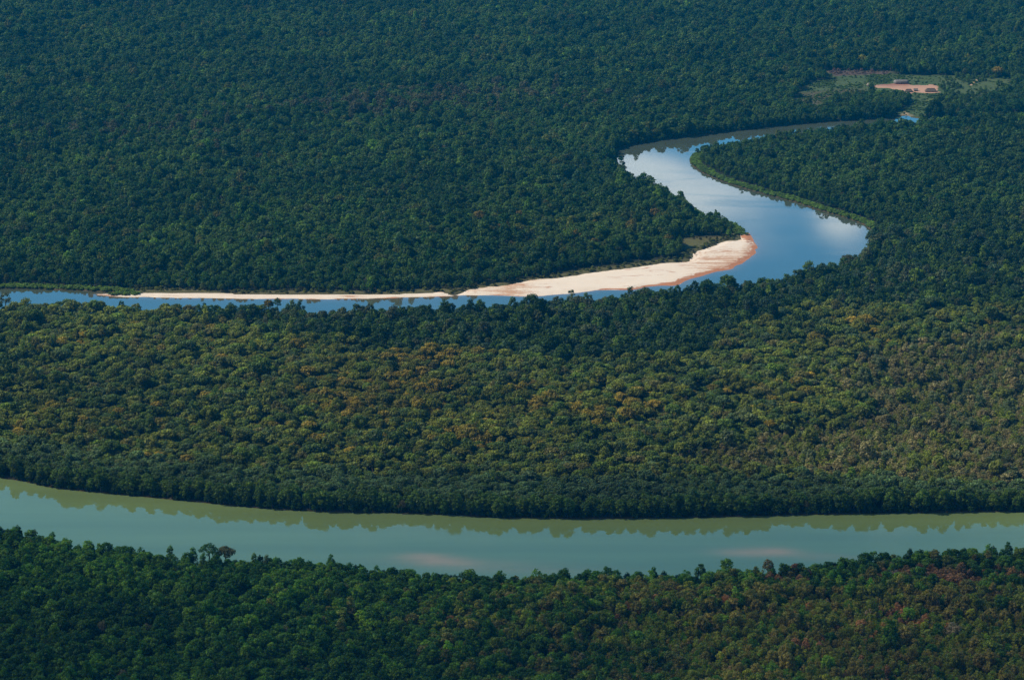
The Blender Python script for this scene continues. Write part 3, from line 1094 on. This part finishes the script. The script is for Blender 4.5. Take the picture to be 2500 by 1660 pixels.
def sub(mask, kinds, s, c, top=1.15, hz=1.0):
    k = mask.sum()
    t = np.array(c)[None] * np.exp(rng.normal(0, 0.22, (k, 1)))
    return dict(q=q[mask], kind=rng.choice(kinds, size=k), s=s * np.exp(rng.normal(0, 0.2, k)), hz=hz * np.exp(rng.normal(0, .15, k)), tint=t, top=t * top)


shrubs = [sub(edge & (rng.uniform(size=len(q)) < 0.7), [7, 8], 1.05, DARK * 1.1), sub(sandrim, [8], 0.85, OLIVE * 0.8, hz=0.7), sub(me_, [8, 7], 0.6, BROWN * 0.8),
          sub(gr, [8], 0.95, GRASSG * np.array([1.35, 1.3, 0.9]), hz=0.62), sub(gr2, [8], 0.95, GRASSG, hz=0.5)]
# bushes dotted about the village clearing
cm_ = (dC_ < -2)
dP_ = np.full(len(q), 99.0)
dP_[cm_] = sdf(plaza, q[cm_])
cm_ &= (dP_ > 3)
nv = fbm(q[:, 0], q[:, 1], 35, 88)
dF = np.full(len(q), 99.0)
dF[cm_] = sdf(stump_field, q[cm_])
shrubs.append(sub(cm_ & (rng.uniform(size=len(q)) < 0.10 + 0.5 * (nv > 0.56)) & (dF > 0), [8], 0.72, MID * 1.15, hz=0.6))
shrubs.append(sub(cm_ & (pxs > 2290) & (dF > 0) & (nv > 0.48) & (rng.uniform(size=len(q)) < 0.25), [7, 8], 0.95, MID * 1.1))
shrubs.append(sub((dF < 0) & (rng.uniform(size=len(q)) < 0.16), [9], 0.42, np.array([0.20, 0.13, 0.12])))


def cat_sets(l):
    return {k: np.concatenate([s[k] for s in l]) for k in l[0]}


T = cat_sets(sets)
B = cat_sets(shrubs)

# --- single trees that stand out, by the pixel of their crown top: (px, py, form, width scale, height m, tint, top tint, name, label)
SPECIAL = [
    (508, 1325, 'spreading', 1.2, 20.0, DARK * 1.2, DARK * 1.5, 'umbrella_tree', 'tall umbrella-crowned tree rising over the near bank, river water showing through its limbs'),
    (550, 1333, 'broad', 1.25, 15.5, GREY * 0.9, BROWN * 0.9, 'broadleaf_tree', 'wide grey-brown domed tree touching the right side of the tall umbrella tree'),
    (1774, 1364, 'round', 1.05, 15.0, LIGHT * 0.95, np.array([0.12, 0.22, 0.03]), 'broadleaf_tree', 'bright light-green round tree standing out on the near bank at right'),
    (1710, 1379, 'ragged', 1.0, 14.5, MID * 0.9, MID * 1.1, 'broadleaf_tree', 'dark green rounded tree just left of the bright green one on the near bank'),
    (1846, 1383, 'ragged', 0.62, 13.0, YELLOW * 0.5, YELLOW * 0.8, 'broadleaf_tree', 'small yellow-green tree between the bright green and the pale grey-pink tree'),
    (1876, 1366, 'domed', 1.15, 14.5, BROWN * 1.25, np.array([0.20, 0.15, 0.11]), 'broadleaf_tree', 'pale grey-pink domed tree on the near bank above the reddish one'),
    (1943, 1376, 'domed', 1.25, 14.0, np.array([0.125, 0.062, 0.034]), np.array([0.17, 0.08, 0.045]), 'broadleaf_tree', 'rusty red-brown domed tree behind the near bank at right'),
    (2265, 1398, 'domed', 1.25, 12.0, PINK * 0.6, PINK * 0.9, 'broadleaf_tree', 'pink-brown dry tree at the left end of the big pinkish patch lower right'),
    (2320, 1402, 'domed', 1.5, 12.0, PINK * 0.7, PINK * 0.95, 'broadleaf_tree', 'broad pink-brown dry tree at the middle of the pinkish patch lower right'),
    (2185, 1392, 'bare', 1.3, 13.0, np.array([0.20, 0.14, 0.13]), np.array([0.22, 0.16, 0.15]), 'bare_tree', 'greyish leafless tree left of the big pinkish patch lower right'),
    (2197, 1412, 'bare', 0.9, 10.0, np.array([0.34, 0.32, 0.30]), np.array([0.36, 0.33, 0.32]), 'bare_tree', 'white-limbed leafless tree below the greyish leafless one lower right'),
    (83, 1290, 'spreading', 0.45, 15.5, GREY, GREY * 1.2, 'umbrella_tree', 'thin flat-topped tree poking above the near bank at far left'),
    (415, 1334, 'tall', 0.95, 17.5, MID, MID * 1.2, 'broadleaf_tree', 'narrow green tree standing up left of the tall umbrella tree'),
    (620, 1352, 'tall', 0.8, 16.0, MID * 0.9, LIGHT, 'broadleaf_tree', 'narrow tree with light green top right of the tall umbrella tree'),
    (650, 1356, 'tall', 0.9, 16.0, GREY, GREY * 1.1, 'broadleaf_tree', 'vine-clad grey-green column of a tree right of the umbrella tree'),
    (430, 741, 'broad', 1.25, 15.5, MID * 0.9, OLIVE, 'broadleaf_tree', 'large domed tree reaching over the upper river at left'),
    (655, 730, 'broad', 0.85, 17.0, OLIVE * 0.8, ORANGE * 0.55, 'broadleaf_tree', 'orange-tinged tree before the thin end of the sandbank'),
    (676, 725, 'spreading', 0.62, 19.0, DARK * 1.3, DARK * 1.5, 'umbrella_tree', 'tall dark flat-topped tree crossing the thin end of the sandbank'),
    (712, 733, 'loose', 1.15, 17.0, MID, OLIVE, 'broadleaf_tree', 'open-crowned tree right of the tall dark flat-topped one at the upper river'),
    (296, 732, 'spreading', 0.5, 17.0, DARK * 1.2, DARK * 1.4, 'umbrella_tree', 'small flat-topped tree above the canopy at the upper river, left'),
    (244, 734, 'broad', 1.0, 14.5, OLIVE, OLIVE * 1.3, 'broadleaf_tree', 'olive broad tree left of the small flat-topped one at the upper river'),
    (12, 716, 'loose', 1.3, 18.0, GREY, GREY * 1.2, 'broadleaf_tree', 'grey open-crowned tree against the upper river at the left edge'),
    (2061, 629, 'round', 1.0, 15.0, DARK * 1.2, MID, 'broadleaf_tree', 'dark round tree jutting over the river bend at right'),
    (1680, 698, 'tall', 1.0, 16.0, DARK * 1.2, MID, 'broadleaf_tree', 'dark tree standing above the canopy below the sandbank'),
    (1585, 426, 'spreading', 0.7, 17.0, DARK * 1.3, MID, 'umbrella_tree', 'airy tree over the left shore where the upper river bends'),
    (1747, 513, 'ragged', 0.5, 12.5, MID, MID * 1.1, 'tall_tree', 'slender feathery tree on the left shore above the sandbank point'),
    (2437, 163, 'broad', 1.45, 17.0, OLIVE, ORANGE, 'broadleaf_tree', 'orange-crowned tree at the forest edge right of the village'),
    (2128, 206, 'tall', 0.8, 11.0, DARK * 0.8, DARK, 'broadleaf_tree', 'dark tree beside the hut at the left end of the bare village yard'),
]
sp_xy = []
for s_ in SPECIAL:
    sp_xy.append(ground(s_[0], s_[1], s_[4]))
# room for them
for (sx, sy), s_ in zip(sp_xy, SPECIAL):
    rr_ = PR[K[s_[2]]] * s_[3] * 0.45
    m = (T['q'][:, 0] - sx) ** 2 + (T['q'][:, 1] - sy) ** 2 > rr_ ** 2
    T = {k: v[m] for k, v in T.items()}

# --- the trees that show largest become objects of their own
hgt = PH[T['kind']] * T['s'] * T['hz']
pxt, pyt, dep = project(T['q'][:, 0], T['q'][:, 1], hgt)
size = PR[T['kind']] * T['s'] / dep
inframe = (pxt > 4) & (pxt < 2496) & (pyt < 1648) & (pyt > 0)
score = np.where(inframe, size, 0)
order = np.argsort(-score)
NEAR = 272
ind = order[:NEAR]
is_ind = np.zeros(len(hgt), bool)
is_ind[ind] = True

tree_col_cache = {}


def make_tree(name, kind, x, y, rot, s, hs, tint, top, label, group=None, shape=None, zb=0.9):
    e = bpy.data.objects.new(name, None)
    col.objects.link(e)
    e.empty_display_size = 1
    e.location = (x, y, zb)
    e.rotation_euler = (0, 0, rot)
    e.scale = (s, s, hs)
    tag(e, label, 'tree', group)
    for nm, me in (('crown', crown_me[kind]), ('trunk', trunk_me[kind])):
        c = bpy.data.objects.new(nm, me)
        col.objects.link(c)
        c.parent = e
        if nm == 'crown':
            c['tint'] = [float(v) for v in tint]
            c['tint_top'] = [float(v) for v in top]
    return e


def hue_word(c):
    r, g, b = [float(v) for v in c]
    if r > g * 1.5:
        return 'pink-brown' if b > 0.45 * r else 'rusty'
    if r > g * 1.12:
        return 'brown'
    if r > g * 0.82:
        return 'olive' if b < 0.4 * g else 'grey-brown'
    L = g
    if b > 0.5 * g:
        return 'grey-green'
    return 'dark green' if L < 0.055 else ('mid green' if L < 0.09 else 'light green')


used_labels = set()
for i in ind:
    k = int(T['kind'][i])
    s, hz_ = float(T['s'][i]), float(T['hz'][i])
    nm = PROTO[k][0]
    word = {'round': 'round', 'lumpy': 'lumpy', 'broad': 'broad', 'tall': 'narrow', 'domed': 'domed', 'loose': 'loose-crowned', 'ragged': 'ragged', 'bushy': 'small bushy', 'low': 'low', 'bare': 'leafless', 'scrubby': 'scrubby', 'flat-topped': 'flat-topped'}[nm]
    sizew = 'large ' if s > 1.25 else ''
    xp, yp = 100 * pxt[i] / W0, 100 * pyt[i] / H0
    where = 'near forest' if yp > 75 else ('forest between rivers' if yp > 45 else 'far forest')
    lab = f"{sizew}{hue_word(T['top'][i])} {word} tree, {where}, {xp:.1f}% across, {yp:.1f}% down photo"
    make_tree({'bare': 'bare_tree'}.get(nm, 'broadleaf_tree'), k, *T['q'][i], float(rng.uniform(0, 6.28)), s, s * hz_, T['tint'][i], T['top'][i], lab, 'trees of the forest canopy')
for (sx, sy), s_ in zip(sp_xy, SPECIAL):
    k = K[s_[2]]
    g_ = 1.9 if s_[1] > 1280 else 1.15                       # raised like the stand around it, near ones against the dimmed sun
    make_tree(s_[7], k, sx, sy, float(rng.uniform(0, 6.28)), s_[3], (s_[4] - 0.9) / PH[k], np.array(s_[5]) * g_, np.array(s_[6]) * g_, s_[8], 'trees of the forest canopy')


def scatter(name, D, label, cat):
    n = len(D['q'])
    me = bpy.data.meshes.new(name)
    me.vertices.add(n)
    co = np.column_stack([D['q'], np.full(n, 0.85)]).astype(np.float32)
    me.vertices.foreach_set('co', co.ravel())

    def put(nm, typ, key, arr):
        a = me.attributes.new(nm, typ, 'POINT')
        a.data.foreach_set(key, arr.ravel())
    put('kind', 'INT', 'value', D['kind'].astype(np.int32))
    r = np.zeros((n, 3), np.float32)
    r[:, 2] = rng.uniform(0, 6.283, n)
    r[:, :2] = rng.normal(0, 0.05, (n, 2))
    put('rot', 'FLOAT_VECTOR', 'vector', r)
    put('scl', 'FLOAT_VECTOR', 'vector', np.column_stack([D['s'] * rng.uniform(.9, 1.1, n), D['s'], D['s'] * D['hz']]).astype(np.float32))
    put('tint', 'FLOAT_VECTOR', 'vector', D['tint'].astype(np.float32))
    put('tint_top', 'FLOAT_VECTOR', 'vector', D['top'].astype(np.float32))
    o = bpy.data.objects.new(name, me)
    col.objects.link(o)
    ng = bpy.data.node_groups.new(name + '_scatter', 'GeometryNodeTree')
    ng.interface.new_socket('Geometry', in_out='INPUT', socket_type='NodeSocketGeometry')
    ng.interface.new_socket('Geometry', in_out='OUTPUT', socket_type='NodeSocketGeometry')
    gi, gout = ng.nodes.new('NodeGroupInput'), ng.nodes.new('NodeGroupOutput')

    def attr(nm, dt):
        a = ng.nodes.new('GeometryNodeInputNamedAttribute')
        a.data_type = dt
        a.inputs['Name'].default_value = nm
        return a.outputs['Attribute']
    ak, ar, as_ = attr('kind', 'INT'), attr('rot', 'FLOAT_VECTOR'), attr('scl', 'FLOAT_VECTOR')
    e2r = ng.nodes.new('FunctionNodeEulerToRotation')
    ng.links.new(ar, e2r.inputs[0])
    jn = ng.nodes.new('GeometryNodeJoinGeometry')
    for k in sorted(set(int(v) for v in np.unique(D['kind']))):
        oi = ng.nodes.new('GeometryNodeObjectInfo')
        oi.inputs['Object'].default_value = whole_ob[k]
        oi.inputs['As Instance'].default_value = True
        cmpn = ng.nodes.new('FunctionNodeCompare')
        cmpn.data_type = 'INT'
        cmpn.operation = 'EQUAL'
        ia = [s for s in cmpn.inputs if s.type == 'INT']
        ng.links.new(ak, ia[0])
        ia[1].default_value = k
        ip = ng.nodes.new('GeometryNodeInstanceOnPoints')
        ng.links.new(gi.outputs[0], ip.inputs['Points'])
        ng.links.new(cmpn.outputs[0], ip.inputs['Selection'])
        ng.links.new(oi.outputs['Geometry'], ip.inputs['Instance'])
        ng.links.new(e2r.outputs[0], ip.inputs['Rotation'])
        ng.links.new(as_, ip.inputs['Scale'])
        ng.links.new(ip.outputs[0], jn.inputs[0])
    ng.links.new(jn.outputs[0], gout.inputs[0])
    md = o.modifiers.new('scatter', 'NODES')
    md.node_group = ng
    tag(o, label, cat, kind='stuff')
    return o


rest = {k: v[~is_ind] for k, v in T.items()}
print('TREES', len(T['q']), 'shrubs', len(B['q']))
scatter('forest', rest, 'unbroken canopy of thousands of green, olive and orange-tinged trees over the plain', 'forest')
scatter('undergrowth', B, 'low shrubs and rank grass along the shores and in the village clearing', 'undergrowth')

# ------------------------------------------------------------------ the village


def house(name, cxp, base_py, L, Wd, H, wall_h, roof_mat, label, hip=0.35, rnd=False, door=True, ang=0.0):
    """longhouse: low wall, thatch roof with hipped or rounded ends"""
    x, y = ground(cxp, base_py)
    y += Wd / 2
    zb = float(gz(np.array([[x, y]]))[0])
    e = bpy.data.objects.new(name, None)
    col.objects.link(e)
    e.location = (x, y, zb)
    e.rotation_euler = (0, 0, ang)
    tag(e, label, 'house', 'houses round the village yard')

    def ring(l, w, z_, n=28):
        # stadium or rounded rectangle outline
        P_ = []
        for i in range(n):
            th = 2 * math.pi * i / n
            c, s = math.cos(th), math.sin(th)
            if rnd:
                P_.append((math.copysign(max(l / 2 - w / 2, 0), c) + c * w / 2, s * w / 2, z_))
            else:
                p = 0.25
                P_.append((math.copysign(abs(c) ** p, c) * l / 2, math.copysign(abs(s) ** p, s) * w / 2, z_))
        return P_

    def loft(rings, cap=True):
        n = len(rings[0])
        V = [p for r in rings for p in r]
        Fc = []
        for k in range(len(rings) - 1):
            for i in range(n):
                j = (i + 1) % n
                Fc.append((k * n + i, k * n + j, (k + 1) * n + j, (k + 1) * n + i))
        return V, Fc
    V, Fc = loft([ring(L - 1.2, Wd - 1.2, -0.3), ring(L - 1.2, Wd - 1.2, wall_h + 0.2)])
    mesh_obj('wall', V, Fc, M_wall, e)
    rings = [ring(L, Wd, wall_h), ring(L * 0.985, Wd * 0.97, wall_h + 0.15)]
    for t in np.linspace(0.15, 1, 7):
        k = (1 - t ** 2.2) if rnd else (1 - t)
        hh = wall_h + (H - wall_h) * (math.sin(t * math.pi / 2) if rnd else t)
        l = L - (L * hip) * t ** (2 if rnd else 1)
        rings.append(ring(max(l, 0.2), max(Wd * 0.97 * k, 0.12), hh))
    V, Fc = loft(rings)
    roof = mesh_obj('roof', V, Fc, roof_mat, e, smooth_f=rnd)
    rl = L * (1 - hip)
    a, b = limb((-rl / 2, 0, H + 0.05), (rl / 2, 0, H + 0.05), 0.28, 0.28, 6)
    mesh_obj('ridge', a, b, roof_mat, roof)
    if door:
        V = [(-0.7, -Wd / 2 + 0.52, 0), (0.7, -Wd / 2 + 0.52, 0), (0.7, -Wd / 2 + 0.52, wall_h - 0.05), (-0.7, -Wd / 2 + 0.52, wall_h - 0.05),
             (-0.7, -Wd / 2 + 0.66, 0), (0.7, -Wd / 2 + 0.66, 0), (0.7, -Wd / 2 + 0.66, wall_h - 0.05), (-0.7, -Wd / 2 + 0.66, wall_h - 0.05)]
        mesh_obj('door', V, [(0, 1, 2, 3), (1, 5, 6, 2), (5, 4, 7, 6), (4, 0, 3, 7), (3, 2, 6, 7)], M_dark, e)
    return e


house('longhouse', 2201, 208, 22, 9.5, 5.4, 1.9, M_tin, 'long pale grey thatched house with rounded ends at the back of the yard', 0.30, True)
house('longhouse', 2273, 227.5, 17, 8, 4.6, 1.3, M_thatch_dark, 'brown hip-roofed house at the right end of the village yard', 0.34)
house('hut', 2236, 225.3, 6.6, 4.5, 3.3, 1.6, M_tin, 'small pale-roofed hut between the two brown hip-roofed houses', 0.04)
house('longhouse', 2219, 228, 11.5, 6, 4.0, 1.2, M_thatch_dark, 'dark brown hip-roofed house half hidden behind trees in front of the yard', 0.4)
house('hut', 2121, 214, 6.0, 6, 4.4, 1.2, M_thatch, 'small grey pointed hut at the left end of the village yard', 0.95, True)

# ------------------------------------------------------------------ fallen timber on the waterline


def snag(px_, py_, L, seed, label):
    r = np.random.default_rng(seed)
    x, y = ground(px_, py_)
    parts = [limb((-L / 2, 0, 0.2), (0, 0.4, 0.5), 0.32, 0.26), limb((0, 0.4, 0.5), (L / 2, -0.3, 0.9), 0.26, 0.12)]
    for _ in range(5):
        t = r.uniform(-0.3, 0.45) * L
        parts.append(limb((t, 0.1, 0.5), (t + r.uniform(-1, 2), r.uniform(-1.6, 1.6), r.uniform(0.8, 2.2)), 0.12, 0.04, 4))
    V, Fc = merge(parts)
    o = mesh_obj('fallen_log', V, Fc, M_wood, smooth_f=True)
    o.location = (x, y, 0)
    o.rotation_euler = (0, 0, r.uniform(-0.5, 0.5))
    tag(o, label, 'log', 'logs fallen into the rivers')


snag(990, 1255, 6, 1, 'pale fallen log at the foot of the dark bank of the lower river')
snag(690, 1245, 4, 2, 'small fallen branch at the foot of the lower river bank, left')
snag(2018, 525, 7, 3, 'dead branch lying in the water off the grassy bank of the bend')
snag(2090, 549, 6, 4, 'dead branch in the water at the right end of the bend')

# ------------------------------------------------------------------ haze: real air between the camera and the forest
HZ = 5.7e-5
bpy.ops.mesh.primitive_cube_add(size=1, location=(0, 5500, (ALT + 40 - 5) / 2))
hb = bpy.context.object
hb.name = 'haze'
hb.data.name = 'haze'
hb.scale = (19400, 18400, ALT + 40 + 5)
m, t, o = new_mat('haze')
pv_ = N(t, 'ShaderNodeVolumePrincipled')
pv_.inputs['Color'].default_value = (0.01, 0.46, 0.95, 1)
pv_.inputs['Density'].default_value = HZ
pv_.inputs['Anisotropy'].default_value = 0.0
t.links.new(pv_.outputs[0], o.inputs['Volume'])
hb.data.materials.append(m)
tag(hb, kind='stuff')

# ------------------------------------------------------------------ unseen volume added above the haze to dim the sun over the near forest
SHADE_T = 0.0080
cx, cy_, cz = -1450.0, 850.0, 1500.0
ax, ay, ac = 2150.0, 1650.0, 95.0
nu, nv_ = 72, 24
V = []
for j in range(nv_ + 1):
    ph = -math.pi / 2 + math.pi * j / nv_
    for i in range(nu):
        th = 2 * math.pi * i / nu
        k = 1 + 0.06 * math.sin(3 * th + 1) + 0.05 * math.sin(7 * th + 2 * ph) + 0.03 * math.sin(13 * th)
        zz = ac * math.sin(ph) * (1 + 0.25 * math.sin(5 * th + 3 * ph) + 0.15 * math.sin(11 * th + 5 * ph))
        V.append((cx + ax * k * math.cos(ph) * math.cos(th), cy_ + ay * k * math.cos(ph) * math.sin(th), cz + zz))
Fc = [(j * nu + i, j * nu + (i + 1) % nu, (j + 1) * nu + (i + 1) % nu, (j + 1) * nu + i) for j in range(nv_) for i in range(nu)]
m, t, o = new_mat('unseen_sun_shade')
cvn = N(t, 'ShaderNodeVolumePrincipled')
cvn.inputs['Color'].default_value = (0.97, 0.98, 1.0, 1)
cvn.inputs['Density'].default_value = SHADE_T
t.links.new(cvn.outputs[0], o.inputs['Volume'])
co_ = mesh_obj('unseen_sun_shade', V, Fc, m, smooth_f=True)
tag(co_, kind='stuff')
